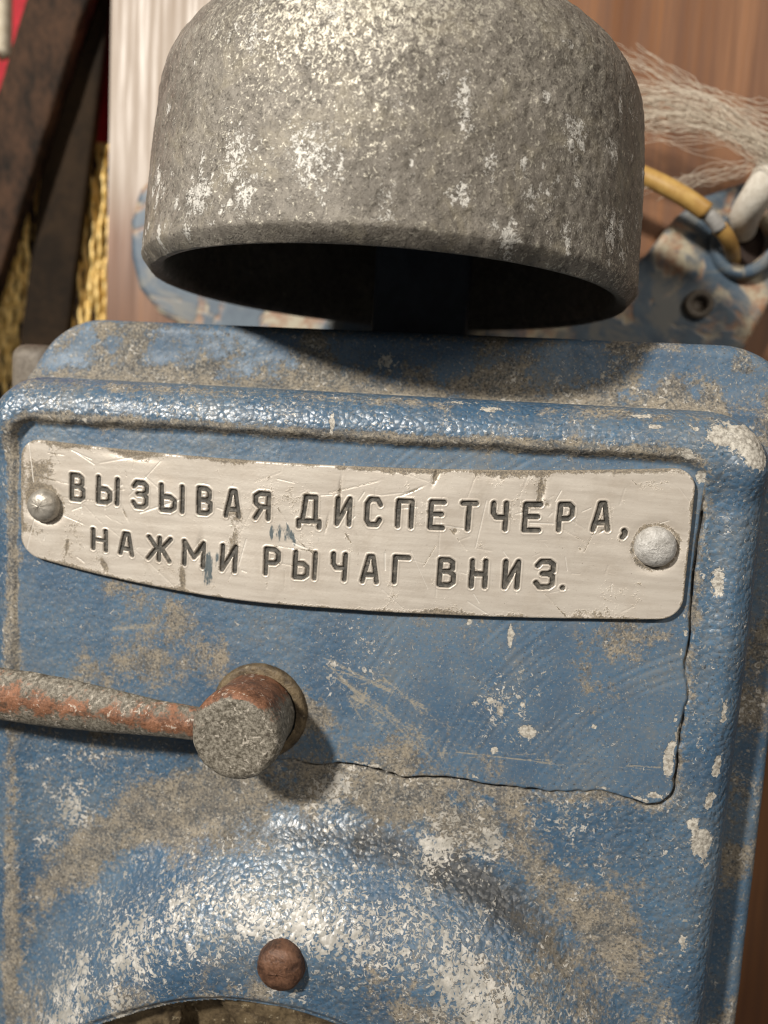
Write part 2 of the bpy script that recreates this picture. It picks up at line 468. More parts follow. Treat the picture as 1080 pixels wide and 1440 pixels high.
def iron_bar(name, p, q, width, thick, y0, mat, label, seed):
    """flat hand forged bar between p and q (x, z), front face at y0"""
    p = np.array(p); q = np.array(q)
    t = (q-p)/np.linalg.norm(q-p); p = p-t*130; q = q+t*260
    L = np.linalg.norm(q-p); nn = np.array([-t[1], t[0]])
    n, m = 150, 28
    # closed section: rounded rectangle walked around, extruded along the bar
    ang = np.linspace(0, 2*np.pi, m, endpoint=False)
    sx = np.sign(np.cos(ang))*np.abs(np.cos(ang))**.35*width/2
    sy = np.sign(np.sin(ang))*np.abs(np.sin(ang))**.35*thick/2
    V = []
    for i, u in enumerate(np.linspace(0, 1, n)):
        w = 1+.05*(vnoise(np.array([u*9.]), np.array([seed*1.]), seed)[0]-.5)
        for k in range(m):
            d = 1.2*(vnoise(np.array([u*L/9]), np.array([k*.7]), seed+3)[0]-.5)
            c = p+(q-p)*u+nn*(sx[k]*w+d*.4)
            V.append((c[0], y0+thick/2-sy[k]+d*.5, c[1]))
    F = [(i*m+k, i*m+(k+1) % m, (i+1)*m+(k+1) % m, (i+1)*m+k) for i in range(n-1) for k in range(m)]
    F += [tuple(range(m))[::-1], tuple((n-1)*m+k for k in range(m))]
    o = mesh_obj(name, V, F, mat)
    return tag(o, label, 'iron bar')
iron_bar('iron_bar', (-177.91, 185.09), (-236.21, 18.67), 25.5, 8, 138, M['bar'], 'thick rusted iron bar leaning against the red banner, more pitted and tilted', 5)
iron_bar('iron_bar', (-175.27, 197.73), (-204.68, -22.55), 21.0, 5, 149, M['bar2'], 'smooth dark brown bar between the rusted iron bar and the wooden board', 8)

ban = empty('banner', (-205.74, 161.00, 109.39), 'red velvet banner with gold fringe hanging behind the iron bars', 'banner')
nx, nz = 90, 50
gx, gz = np.meshgrid(np.linspace(-350, -90, nx), np.linspace(109.74, 300, nz), indexing='ij')
gy = 161+3.5*np.sin(gx/9.)+2*np.sin(gx/4.1+1)
mesh_obj('cloth', np.stack([gx, gy, gz], -1).reshape(-1, 3), grid_faces(nx, nz), M['red'], ban)
rng = random.Random(3)
Vs, Fs = [], []
ztop = 109.74+1.5
for i in range(112):
    x = -348+i*2.3; y = 161+3.5*math.sin(x/9.)+2*math.sin(x/4.1+1)-1.6+rng.uniform(-1.8, 1.0)
    Ls = 105+rng.uniform(-5, 5)
    sw = rng.uniform(-1.2, 1.2); ph = rng.uniform(0, 6)
    pts = []
    n = 64
    for k in range(n):
        u = k/(n-1)
        pts.append((x+sw*u+.45*math.cos(ph+u*(40+10*sw))+1.0*math.sin(u*7+ph), y+.45*math.sin(ph+u*(40+10*sw)), ztop-u*Ls))
    V, F, caps = tube(pts, [1.15+.3*math.sin(ph+k*1.7) for k in range(n)], 6)
    o = len(Vs); Vs += list(V); Fs += [tuple(a+o for a in f) for f in F]
fr = mesh_obj('fringe', Vs, Fs, M['gold'], ban); fr['kind'] = 'stuff'
cord = []
for k in range(3): pass
mesh_obj('braid', *(lambda t: (t[0], t[1]+t[2]))(tube([(x, 161+3.5*math.sin(x/9.)+2*math.sin(x/4.1+1)-1.4, ztop) for x in np.linspace(-349, -91, 160)], 2.0, 8)), M['gold'], ban)
adopt(ban)

# cream twisted rope at the far left
Vs, Fs = [], []
p1 = np.array((-211.55, 140.00, 141.04)); p0 = np.array((-210.96, 140.00, 177.48)); p0 = p1+(p0-p1)*5
n = 500
for s in range(3):
    pts = []
    for k in range(n):
        u = k/(n-1); a = u*170+s*2.094
        c = p0+(p1-p0)*u
        pts.append((c[0]+2.2*math.cos(a), c[1]+2.2*math.sin(a), c[2]))
    V, F, caps = tube(pts, 2.3, 8)
    o = len(Vs); Vs += list(V); Fs += [tuple(a+o for a in f) for f in F+caps]
tag(mesh_obj('rope', Vs, Fs, M['rope']), 'cream twisted rope end hanging over the red banner', 'rope')

# ------------------------------------------------------------------ the intercom
ic = empty('intercom', (-30, 70, -290), 'blue hammered metal intercom with riveted name plate, rusty lever and round speaker dome', 'intercom')
CX0, CX1, CZ1, CZ0 = -119.0, 56.6, 6.6, -268.0      # cover outline
FX0, FX1, FZ1, FZ0 = -120.0, 67.8, 22.3, -280.0     # flange outline
FY = 20.0

def shell(x, z, d, nxv, nzv, r, yfront, wall):
    """fold a flat grid over the outline: rounded edge of radius r, then the side wall"""
    q = -d; e = r-q
    th = np.clip(e/r, 0, np.pi/2)
    inward = np.where(e <= 0, q, r-r*np.sin(th))
    dep = np.where(e <= 0, 0, r-r*np.cos(th))
    over = np.clip(e-r*np.pi/2, 0, None)
    k = wall
    dep = dep+np.minimum(over*k, 400)
    s = inward-q
    return x-nxv*s, yfront+dep, z-nzv*s

# --- cover
def axis(parts):
    out = []
    for a, b, st in parts:
        out.append(np.arange(a, b, st))
    return np.concatenate(out+[[parts[-1][1]]])
R_ED = 8.5
ext = 5.0+R_ED*(np.pi/2-1)
gxa = axis([(CX0-ext, CX1+ext, .27)])
gza = axis([(CZ0-ext, -160, 1.2), (-160, CZ1+ext, .27)])
X, Z = np.meshgrid(gxa, gza, indexing='ij')
d, nxv, nzv = sdf_rr(X, Z, CX0, CX1, CZ0, CZ1, 14.0)

wob = 2.6*(fbm(X/13, Z/13, 11, 4, .55)-.5)*2
pd = sdf_rr(X, Z, -109.8, 42.4, -77.3, -3.9, 5.0)[0]+wob*(.25+.75*sst(-20, -55, Z))
lowleft = 1-sst(-52, -26, X)                                # seam fades out left of the lever
lowleft = lowleft*(1-sst(-70, -45, Z))
soft = np.maximum(sst(-13, -5, Z), 1-sst(-112, -104, X))
inpad = 1-sst(-.25-.9*soft, .35+1.0*soft, pd+.6*soft*(fbm(X/3.5, Z/3.5, 15, 3)-.5))
wt = sst(-13, -3.5, Z); wl = 1-sst(-112.5, -104, X); wr = sst(45.5, 51.5, X)
L = .75*(1-lowleft)-2.7*wt-1.3*wl-1.5*wr*sst(-90, -30, Z)
Yb = L*(1-inpad)
seam = np.exp(-((pd-.55)/(.22+.55*fbm(X/6, Z/6, 23, 3)**1.5))**2)*(1-lowleft)*(1-wt)*(1-wl)
seam = seam*(.55+.9*fbm(X/7, Z/7, 21, 3))*(.25+.75*sst(.36, .5, fbm(X/10, Z/10, 27, 3)))
Yb = Yb+1.0*seam
# dome round the loudspeaker
DCX, DCZ, DR = -30.5, -171.0, 83.5
rr = np.hypot(X-DCX, Z-DCZ)
DH = 17.0
# section: small foot fillet, steep face, round shoulder, slightly crowned top
q_ = np.clip(DR-rr, 0, None)
foot_ = 3.5*sst(0, 7, q_)*np.clip(q_/7, 0, 1)
dome = np.where(q_ < 7, 3.5*(q_/7)**2, 3.5+(q_-7)*1.0)
sh0 = 14.0
knee = np.clip((q_-sh0)/13.0, 0, 1)
dome = np.where(q_ > sh0, 10.5+6.5*(1-(1-knee)**2), dome)
Yb = Yb*(1-sst(0, 8, q_))-dome+2.0*sst(58, 40, rr)
# loudspeaker opening
HX, HZ, HR = -41.96, -195.73, 68.64
hr = np.hypot(X-HX, Z-HZ)
Yb = Yb+1.2*(1-sst(HR, HR+2.0, hr))
# cast unevenness and mill marks
inside = sst(4, 9, -d)
Yb = Yb+(fbm(X/14, Z/14, 31, 3)-.5)*.9*(1-inpad)
Yb = Yb+(fbm(X/1.6, Z/1.6, 41, 2)-.5)*.22*(1-inpad)
MCX, MCZ = (63.39, -100.31)
mr = np.hypot(X-MCX, Z-MCZ)
mw = mr+1.1*fbm(X/16, Z/16, 51, 2)
mill = (np.sin(mw*2*np.pi/1.9)*.5+.5)*vnoise(mw/1.3, mw*0+3.3, 57)+.6*vnoise(mw/.8, X*0+Z/40, 58)
millm = inpad*sst(-38, -10, X+.3*Z+18)
Yb = Yb+millm*.11*mill*sst(.35, .62, fbm(X/11, Z/11, 52, 3))
Yb = Yb+(fbm(X/2.2, Z/2.2, 61, 3)-.5)*.25*inpad*(1-millm)

# masks ---------------------------------------------------
def blob(px, pz, r, sx=1.0, sz=1.0):
    return np.exp(-(((X-px)/sx)**2+((Z-pz)/sz)**2)/r**2)
dust = np.zeros_like(X); chip = np.zeros_like(X); speck = np.zeros_like(X); dark = np.zeros_like(X); scr = np.zeros_like(X)
n1 = fbm(X/9, Z/9, 71, 4); n2 = fbm(X/3, Z/3, 75, 4)
dust += .75*np.exp(-(np.clip(pd-.6, 0, None)/2.2)**2)*(pd > 0)*(1-lowleft)            # along the seam
dust += .9*np.exp(-((Z+3.2)/1.5)**2)*sst(-108, -100, X)*(1-sst(36, 42, X))            # crease under the rim
dust += .75*np.exp(-((X+110.8)/2.0)**2)*sst(-2, -12, Z)
dust += .55*np.exp(-((Z-6)/2.2)**2)
foot = np.exp(-((rr-DR-3.0)/np.where(rr > DR+3, 7.0, 4.0))**2)
dust += (.62+.3*sst(-30, -70, X))*foot*sst(-150, -110, Z)
for (px, pz), r, a in [((-75.52, -57.95), 9, .75), ((-60.84, -56.44), 8, .75), ((-44.20, -50.58), 6, .3), ((-35.14, -67.14), 6, .35), ((-86.73, -74.79), 9, .5),
        ((-54.55, -88.39), 13, .85), ((-73.69, -96.25), 11, .85), ((-93.55, -108.08), 8, .8), ((-16.30, -81.71), 14, .75), ((6.18, -83.80), 13, .65), ((30.87, -102.03), 12, .5),
        ((-69.77, -45.53), 7, .55), ((-83.78, -41.75), 7, .5), ((27.16, -42.73), 6, .35), ((-110.65, -56.29), 5, .7), ((-12.38, -41.80), 10, .35), ((32.68, -39.10), 8, .4), ((3.00, -40.36), 8, .3),
        ((23.31, -49.37), 5, .55), ((26.79, -55.30), 4, .5), ((-102.60, -149.28), 11, .7), ((-70.96, -132.44), 10, .7), ((-51.42, -125.54), 7, .4), ((-0.32, -127.82), 13, .75), ((17.93, -114.27), 12, .6), ((-14.04, -119.47), 9, .4), ((32.77, -123.85), 12, .6), ((-41.89, -123.08), 4, .8), ((-38.52, -65.84), 5, .6), ((-92.35, -61.41), 9, .4), ((-103.10, -82.05), 12, .4)]:
    dust += a*blob(px, pz, r)
dust = dust*(.45+1.1*n1)
dark += .9*seam
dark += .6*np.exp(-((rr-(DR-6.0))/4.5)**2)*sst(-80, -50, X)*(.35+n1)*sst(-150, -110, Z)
for (px, pz), r, a in [((-22.31, -91.03), 9, .3), ((0.81, -97.20), 10, .3), ((14.03, -104.60), 11, .3), ((-96.03, -55.71), 5, .2), ((-47.77, -85.77), 6, .3)]:
    dark += a*blob(px, pz, r)*(.4+n2)
# bare and chipped places
for (px, pz), r, a, sx, sz in [((47.71, 1.88), 3.6, 1.2, 1.9, .9), ((51.79, -1.89), 2.6, 1.1, 1, 1.3), ((50.28, -85.97), 3.0, 1.0, 1, 1.1), ((50.76, -76.25), 1.6, .8, .7, 2),
        ((11.29, -65.07), 2.3, 1.05, 1.2, .7), ((6.02, -44.02), 1.5, 1.05, .55, 1.6), ((4.97, -60.93), 1.3, .95, .7, 1.2), ((2.80, -58.75), 1.0, .9, 1, 1), ((-3.05, -41.72), .9, .95, .8, 1.3),
        ((9.73, -58.79), 1.4, .8, 1, .8), ((4.39, -69.97), 1.3, .85, 1, 1), ((-0.53, -59.93), 1.2, .72, 1, 1), ((25.15, -62.17), .7, .95, 1, 1), ((-9.45, 7.08), 2.6, .6, 2, .5),
        ((-1.83, 5.24), 1.8, .85, 1.6, .6), ((29.27, 5.74), 1.6, .85, 2, .7), ((31.64, 2.97), 1.2, .95, 1.6, .6), ((-35.23, -0.37), 1.4, .85, .6, 2.2), ((47.38, -28.64), 2.0, .85, .8, 1.8),
        ((47.64, -81.49), 1.5, .8, 1, 1), ((41.21, -67.90), 1.8, 1.0, .8, 2.2), ((42.77, -61.38), 1.2, .8, .7, 2), ((38.49, -2.72), 1.5, .9, 1, .9), ((41.69, -6.89), 1.6, .95, .9, 1.2),
        ((39.05, -76.18), 1.6, .8, 1.6, .6), ((51.55, -55.68), 1.6, .7, .6, 2.4), ((51.68, -68.19), 1.8, .75, .6, 2.2), ((-93.18, -2.83), 2, .5, 2, .6), ((48.15, -109.36), 2, .6, .7, 2)]:
    chip += a*blob(px, pz, r, sx, sz)
chip += .42*sst(.58, .75, n2)*np.exp(-((X-52.0)/3.2)**2)                                 # knocked right edge
chip += .40*sst(.60, .78, n2)*np.exp(-((Z-2.0)/4.0)**2)
chip += .22*sst(.55, .8, n1)*sst(86, 70, rr)*sst(46, 60, rr)
chip += .62*np.exp(-((pd+.75)/.75)**2)*sst(.52, .62, fbm(X/4, Z/4, 91, 3))*(1-lowleft)*(1-soft)          # lost paint along the pad's edge
# flakes
for (px, pz), r, a in [((-95.54, -97.37), 5, 1.0), ((-101.99, -105.58), 3, .7), ((-32.48, -87.23), 6, .6), ((-7.43, -94.11), 4, .9), ((5.23, -92.32), 5, .6), ((-29.43, -81.69), 4, .7), ((-16.40, -80.03), 6, .4),
        ((-2.99, -88.40), 8, .5), ((7.21, -55.85), 6, .5), ((4.63, -62.59), 6, .5), ((-30.73, -56.65), 8, .35), ((-24.63, -49.45), 7, .3), ((21.78, -85.02), 8, .3), ((-92.05, -82.51), 10, .3)]:
    speck += a*blob(px, pz, r)
slope = np.exp(-((rr-66)/8.5)**2)
speck += .75*slope*(.4+1.1*n1)
speck += .30*sst(70, 62, rr)*sst(.45, .6, n1)
speck += .22*(1-inpad)*(1-.5*wr)
speck += .25*np.exp(-((Z-1.5)/3.0)**2)*(1-sst(-60, -20, X))
# scratches fanning out from the lever
sc = [((-35.01, -52.96), (-12.73, -61.29), 1.0, .45), ((-34.11, -54.52), (-19.65, -66.20), .9, .4), ((-30.73, -56.65), (-7.09, -74.68), 1.0, .4), ((-27.18, -62.06), (-10.42, -72.59), .8, .5), ((-32.40, -56.00), (-4.05, -72.64), .8, .35),
    ((-23.81, -64.18), (-17.10, -68.39), .9, .9), ((-22.57, -57.43), (-11.05, -62.74), .8, .6), ((-19.70, -65.37), (-13.40, -76.29), .6, .25), ((-11.05, -62.74), (3.86, -73.32), .7, .3), ((-4.66, -63.66), (4.72, -63.88), .6, .2),
    ((-4.13, -71.49), (19.09, -70.95), .9, .28), ((19.09, -70.95), (41.16, -70.46), .9, .3), ((-34.23, -52.06), (-26.24, -49.61), .6, .2), ((-17.90, -68.49), (-6.63, -69.64), .6, .5), ((-29.55, -63.66), (-17.25, -65.92), .7, .3),
    ((-8.31, -68.19), (-6.20, -76.23), .7, .2), ((24.73, -83.79), (42.87, -85.39), .5, .3), ((29.86, -90.50), (42.56, -97.75), .5, .4), ((-73.02, -53.43), (-40.79, -52.72), .4, .3), ((-64.73, -41.73), (-55.93, -50.90), .35, .3)]
rs = np.random.RandomState(5)
wx = X+.7*(n2-.5); wz = Z+.7*(n1-.5)
for a, b, s, w in sc:
    for k in range(3+int(w*16)):
        j = rs.normal(0, 1.0+2.2*w, 4)*(.25 if k == 0 else 1)
        u0_, u1_ = (0, 1) if k == 0 else sorted(rs.rand(2))
        a2 = (a[0]+(b[0]-a[0])*u0_+j[0]*.7, a[1]+(b[1]-a[1])*u0_+j[1]*.7); b2 = (a[0]+(b[0]-a[0])*u1_+j[2]*.7, a[1]+(b[1]-a[1])*u1_+j[3]*.7)
        dd = segdist(wx, wz, a2, b2)
        scr = np.maximum(scr, s*rs.uniform(.45, 1)*np.exp(-(dd/rs.uniform(.16, .30))**2)*(.4+.9*n2))
for (p, q), ww, aa in [(((-27.18, -62.06), (-12.06, -71.95)), 2.2, .45), (((-20.17, -57.17), (-11.10, -61.92)), 1.2, .4), (((-27.05, -64.54), (-19.65, -66.20)), 1.3, .3)]:
    scr = np.maximum(scr, aa*np.exp(-(segdist(wx, wz, p, q)/ww)**2)*(.3+1.1*n2))
scr += .6*np.exp(-(segdist(X, Z, (-85.37, -51.06), (-75.73, -49.46))/.9)**2)
Yb = Yb+.06*np.clip(scr, 0, 1)

XX, YY, ZZ = shell(X, Z, d, nxv, nzv, R_ED, Yb, 3.2)
YY = np.minimum(YY, FY+2.0)
V = np.stack([XX, YY, ZZ], -1).reshape(-1, 3)
F = grid_faces(*X.shape)
hf = (hr.ravel()[F] < HR).all(1)
F = F[~hf]
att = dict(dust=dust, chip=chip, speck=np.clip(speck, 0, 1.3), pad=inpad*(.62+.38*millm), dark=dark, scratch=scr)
V, F, att = compact(V, F, att)
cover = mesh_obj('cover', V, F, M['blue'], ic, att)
cover['label'] = 'blue hammered cover with chipped edges, dust and scratches'
# turned wall of the loudspeaker opening
a = np.linspace(0, 2*np.pi, 200, endpoint=False)
yh = -DH+2.0+1.2
def hole_ring(name, prof, mat):
    V, F = lathe(prof, 160, 'Y')
    V = V+np.array([HX, 0, HZ])
    z = dict(dust=np.full(len(V), .35), chip=np.full(len(V), .1), speck=np.zeros(len(V)), pad=np.zeros(len(V)), dark=np.full(len(V), .2), scratch=np.zeros(len(V)))
    return mesh_obj(name, V, F, mat, ic, z)
hole_ring('opening_rim', [(HR+.9, yh+.2), (HR+.2, yh-.25), (HR-.6, yh-.1), (HR-1.0, yh+.6), (HR-1.0, yh+9)], M['blue'])

# --- perforated speaker grille
gx, gz = np.meshgrid(np.arange(-HR-.5, HR+.5, .6), np.arange(-HR-.5, HR+.5, .6), indexing='ij')
rg = np.hypot(gx, gz)
keep = np.ones_like(gx); rim = np.zeros_like(gx)
holes = [(-14.43, 56.87)]
k = 7
ph0 = math.atan2(holes[0][1], holes[0][0]); r0h = math.hypot(*holes[0])
hs = [(r0h*math.cos(ph0+2*math.pi*i/9), r0h*math.sin(ph0+2*math.pi*i/9)) for i in range(9)]+[(r0h*.5*math.cos(ph0+2*math.pi*(i+.5)/5), r0h*.5*math.sin(ph0+2*math.pi*(i+.5)/5)) for i in range(5)]
for hx, hz in hs:
    q = np.hypot(gx-hx, (gz-hz))
    keep = np.minimum(keep, (q > 6.0)*1.0)
    rim = rim+1.0*np.exp(-((q-6.5)/1.2)**2)
gy = yh+3.0-.8*rim*0+1.3*rim+(fbm(gx/3, gz/3, 5, 3)-.5)*1.4
V = np.stack([gx+HX, gy, gz+HZ], -1).reshape(-1, 3); F = grid_faces(*gx.shape)
ok = (keep.ravel()[F] > .5).all(1) & (rg.ravel()[F] < HR-.4).all(1)
V, F, _ = compact(V, F[ok], {})
g = mesh_obj('speaker_grille', V, F, M['grille'], ic)
g.modifiers.new('thick', 'SOLIDIFY').thickness = 1.2*MM
g['label'] = 'rusty perforated speaker grille'
V, F = lathe([(.01, yh+9.6), (HR*.6, yh+9.2), (HR+.5, yh+8.6)], 64, 'Y')
mesh_obj('speaker_diaphragm', V+np.array([HX, 0, HZ]), F, M['grille'], ic)

# --- rusty screw on the dome
sx, sz = (-37.21, -115.36)
sy = -15.8
V, F = lathe([(5.1, sy+1.6), (5.2, sy-1.0), (5.1, sy-1.8), (5.0, sy-2.5), (4.7, sy-3.2), (4.1, sy-3.7), (3.3, sy-4.1), (2.4, sy-4.35), (1.4, sy-4.5), (.02, sy-4.55)], 48, 'Y')
V[:, 0] += sx; V[:, 2] += sz
V += (np.random.RandomState(2).rand(*V.shape)-.5)*.16
V[:, 1] -= .6*(fbm(V[:, 0]/2.2+30, V[:, 2]/2.2+30, 7, 3)-.5); V[:, 0] += .5*(fbm(V[:, 1]/2+50, V[:, 2]/3+30, 8, 2)-.5)
scw = mesh_obj('screw', V, F, M['rust_screw'], ic); scw['label'] = 'brown rusted round head screw'

# --- flange and body behind the cover
rf = 3.0
ef = 4.0+rf*(np.pi/2-1)
gxa = axis([(FX0-ef, FX1+ef, .7)])
gza = axis([(FZ0-ef, -20, 2.0), (-20, FZ1+ef, .45)])
X, Z = np.meshgrid(gxa, gza, indexing='ij')
d, nxv, nzv = sdf_rr(X, Z, FX0, FX1, FZ0, FZ1, 19.0)
n1 = fbm(X/9, Z/9, 171, 4); n2 = fbm(X/3, Z/3, 175, 4)
yfl = FY-3.2*np.exp(-np.clip(Z-7.0, 0, None)/2.4)+(fbm(X/10, Z/10, 131, 3)-.5)*.7+(fbm(X/1.7, Z/1.7, 133, 2)-.5)*.2
XX, YY, ZZ = shell(X, Z, d, nxv, nzv, rf, yfl, 3.0)
YY = np.minimum(YY, FY+10)
z0 = np.zeros_like(X)
dustf = (.3+.8*np.exp(-np.clip(Z-8.0, 0, None)/3.2)*sst(-6, 4, Z)+.35*sst(.45, .7, n1)+.25*np.exp(-((Z-21)/1.5)**2))*(.4+1.1*n1)
chipf = .7*np.exp(-(((X-(-27.42))/4.5)**2+((Z-15)/2.6)**2))+.5*np.exp(-(((X-(23.08))/1.5)**2+((Z-14)/2.5)**2))+.45*sst(.6, .8, n2)*np.exp(-((Z-20.5)/3)**2)
att = dict(dust=dustf, chip=chipf, speck=.15+.3*sst(.5, .7, n1), pad=z0+.8, dark=z0, scratch=z0)
fl = mesh_obj('flange', np.stack([XX, YY, ZZ], -1).reshape(-1, 3), grid_faces(*X.shape), M['blue'], ic, att)
box_obj('housing_body', -113, 62, FY+6, BY-.05, -270, 4, M['dark'], ic, 4)
# mounting lug at the upper left corner
lx, lz = (-126.00, 9.71)
box_obj('mounting_lug', lx-6.8, lx+6, 29, 48, lz-9, lz+6.5, M['lug'], ic, 4.0, seg=5)
box_obj('lug_web', lx, -112, 34, 46, lz-6, lz+4, M['lug'], ic, 1)

# --- name plate with engraved letters
PX0, PX1, PZ1, PZ0 = -108.0, 40.6, -9.6, -41.2
def curve(x): return .00055*(x+50)**2
GL = {
 'В': [[(0, 0), (0, 1), (.62, 1), (.9, .9), (.9, .64), (.62, .54), (0, .54)], [(.62, .54), (1, .42), (1, .12), (.7, 0), (0, 0)]],
 'Ы': [[(0, 1), (0, 0), (.42, 0), (.62, .12), (.62, .42), (.42, .55), (0, .55)], [(1, 0), (1, 1)]],
 'З': [[(0, .84), (.22, 1), (.75, 1), (1, .88), (1, .64), (.72, .53), (.34, .53)], [(.72, .53), (1, .42), (1, .12), (.75, 0), (.22, 0), (0, .16)]],
 'А': [[(0, 0), (.36, 1), (.64, 1), (1, 0)], [(.12, .27), (.88, .27)]],
 'Я': [[(1, 0), (1, 1), (.3, 1), (0, .88), (0, .6), (.3, .46), (1, .46)], [(.5, .46), (0, 0)]],
 'Д': [[(0, -.2), (0, .03), (1, .03), (1, -.2)], [(.16, .03), (.32, 1), (.8, 1), (.8, .03)]],
 'И': [[(0, 1), (0, 0), (1, 1), (1, 0)]],
 'С': [[(1, .8), (.78, 1), (.22, 1), (0, .82), (0, .18), (.22, 0), (.78, 0), (1, .2)]],
 'П': [[(0, 0), (0, 1), (1, 1), (1, 0)]],
 'Е': [[(1, 1), (0, 1), (0, 0), (1, 0)], [(0, .53), (.85, .53)]],
 'Т': [[(0, 1), (1, 1)], [(.5, 1), (.5, 0)]],
 'Ч': [[(0, 1), (0, .62), (.25, .46), (1, .46)], [(1, 0), (1, 1)]],
 'Р': [[(0, 0), (0, 1), (.7, 1), (1, .87), (1, .58), (.7, .45), (0, .45)]],
 'Н': [[(0, 0), (0, 1)], [(1, 0), (1, 1)], [(0, .5), (1, .5)]],
 'Ж': [[(.5, 0), (.5, 1)], [(0, 1), (.36, .55), (.64, .55), (1, 1)], [(0, 0), (.36, .5), (.64, .5), (1, 0)]],
 'М': [[(0, 0), (0, 1), (.5, .36), (1, 1), (1, 0)]],
 'Г': [[(0, 0), (0, 1), (1, 1)]],
 ',': [[(.55, .9), (.8, .75), (.75, .35), (.2, 0)]],
 '.': [[(.45, .5), (.55, .5)]]}
LET = [('В', 0, -94.01, 3.88), ('Ы', 0, -86.61, 5.75), ('З', 0, -78.85, 4.18), ('Ы', 0, -71.15, 6.0), ('В', 0, -63.5, 3.85), ('А', 0, -56.96, 4.11), ('Я', 0, -50.14, 4.06), ('Д', 0, -39.42, 5.69), ('И', 0, -31.87, 3.79), ('С', 0, -25.23, 3.97), ('П', 0, -18.4, 4.0), ('Е', 0, -11.47, 3.81), ('Т', 0, -4.8, 3.98), ('Ч', 0, 1.76, 3.79), ('Е', 0, 8.57, 4.1), ('Р', 0, 15.38, 3.63), ('А', 0, 22.61, 4.13), (',', 0, 27.41, 1.85), ('Н', 1, -88.33, 4.2), ('А', 1, -81.81, 3.99), ('Ж', 1, -73.89, 6.23), ('М', 1, -65.52, 5.6), ('И', 1, -57.29, 4.15), ('Р', 1, -47.28, 3.93), ('Ы', 1, -39.84, 5.52), ('Ч', 1, -32.23, 3.75), ('А', 1, -25.29, 4.31), ('Г', 1, -18.4, 4.04), ('В', 1, -8.56, 4.04), ('Н', 1, -1.75, 3.99), ('И', 1, 5.16, 3.73), ('З', 1, 12.13, 4.46), ('.', 1, 15.99, 1.13)]
RNDL = random.Random(9)
SW = .56                                                     # half stroke
st = .115
gxa = np.arange(PX0-1.6, PX1+1.6, st); gza = np.arange(PZ0-1.6, PZ1+1.6, st)
X, Z = np.meshgrid(gxa, gza, indexing='ij')
n1 = fbm(X/8, Z/8, 201, 4); n2 = fbm(X/2.2, Z/2.2, 205, 4); n3 = fbm(X/.7, Z/.7, 209, 3)
groove = np.full(X.shape, 9.0); gid = np.full(X.shape, -1, int)
for k, (ch, row, xc, w) in enumerate(LET):
    base = (-22.75, -35.1)[row]; h = 6.6
    if ch == ',': base, h = base-1.6, 2.6
    if ch == '.': base, h = base-.1, 1.3
    tilt = RNDL.uniform(-.02, .02); dz = RNDL.uniform(-.12, .12)
    i0, i1 = np.searchsorted(gxa, [xc-w/2-1.6, xc+w/2+1.6]); j0, j1 = np.searchsorted(gza, [base-2.6, base+h+1.4])
    sx_, sz_ = X[i0:i1, j0:j1], Z[i0:i1, j0:j1]
    wx = sx_+.16*(n2[i0:i1, j0:j1]-.5); wz = sz_+.16*(n1[i0:i1, j0:j1]-.5)
    dd = np.full(sx_.shape, 9.0)
    ww, hh = max(w-2*SW, .2), max(h-2*SW, .2)
    for line in GL[ch]:
        P_ = [(xc-ww/2+u*ww-tilt*v*hh, base+SW+v*hh+dz) for u, v in line]
        for p, q in zip(P_[:-1], P_[1:]):
            # square-ish pen: blend of round and box distance keeps the ends blunt
            dd = np.minimum(dd, segdist(wx, wz, p, q))
    dd = dd-SW*(1.0+.18*(n2[i0:i1, j0:j1]-.5))
    cur = groove[i0:i1, j0:j1]; better = dd < cur
    groove[i0:i1, j0:j1] = np.where(better, dd, cur)
    gid[i0:i1, j0:j1] = np.where(better, k, gid[i0:i1, j0:j1])
depth = .62*sst(.14, -.30, groove)*(1-.2*n3)
lip = .07*np.exp(-((groove-.28)/.16)**2)
d, nxv, nzv = sdf_rr(X, Z, PX0, PX1, PZ0, PZ1, 4.6)
yp = -1.55-.55*np.exp(-((X+50)/40)**2)*sst(-20, -41, Z)-.35*sst(-30, 40, -X)*.6+depth-lip
yp = yp+(fbm(X/18, Z/18, 221, 2)-.5)*.5
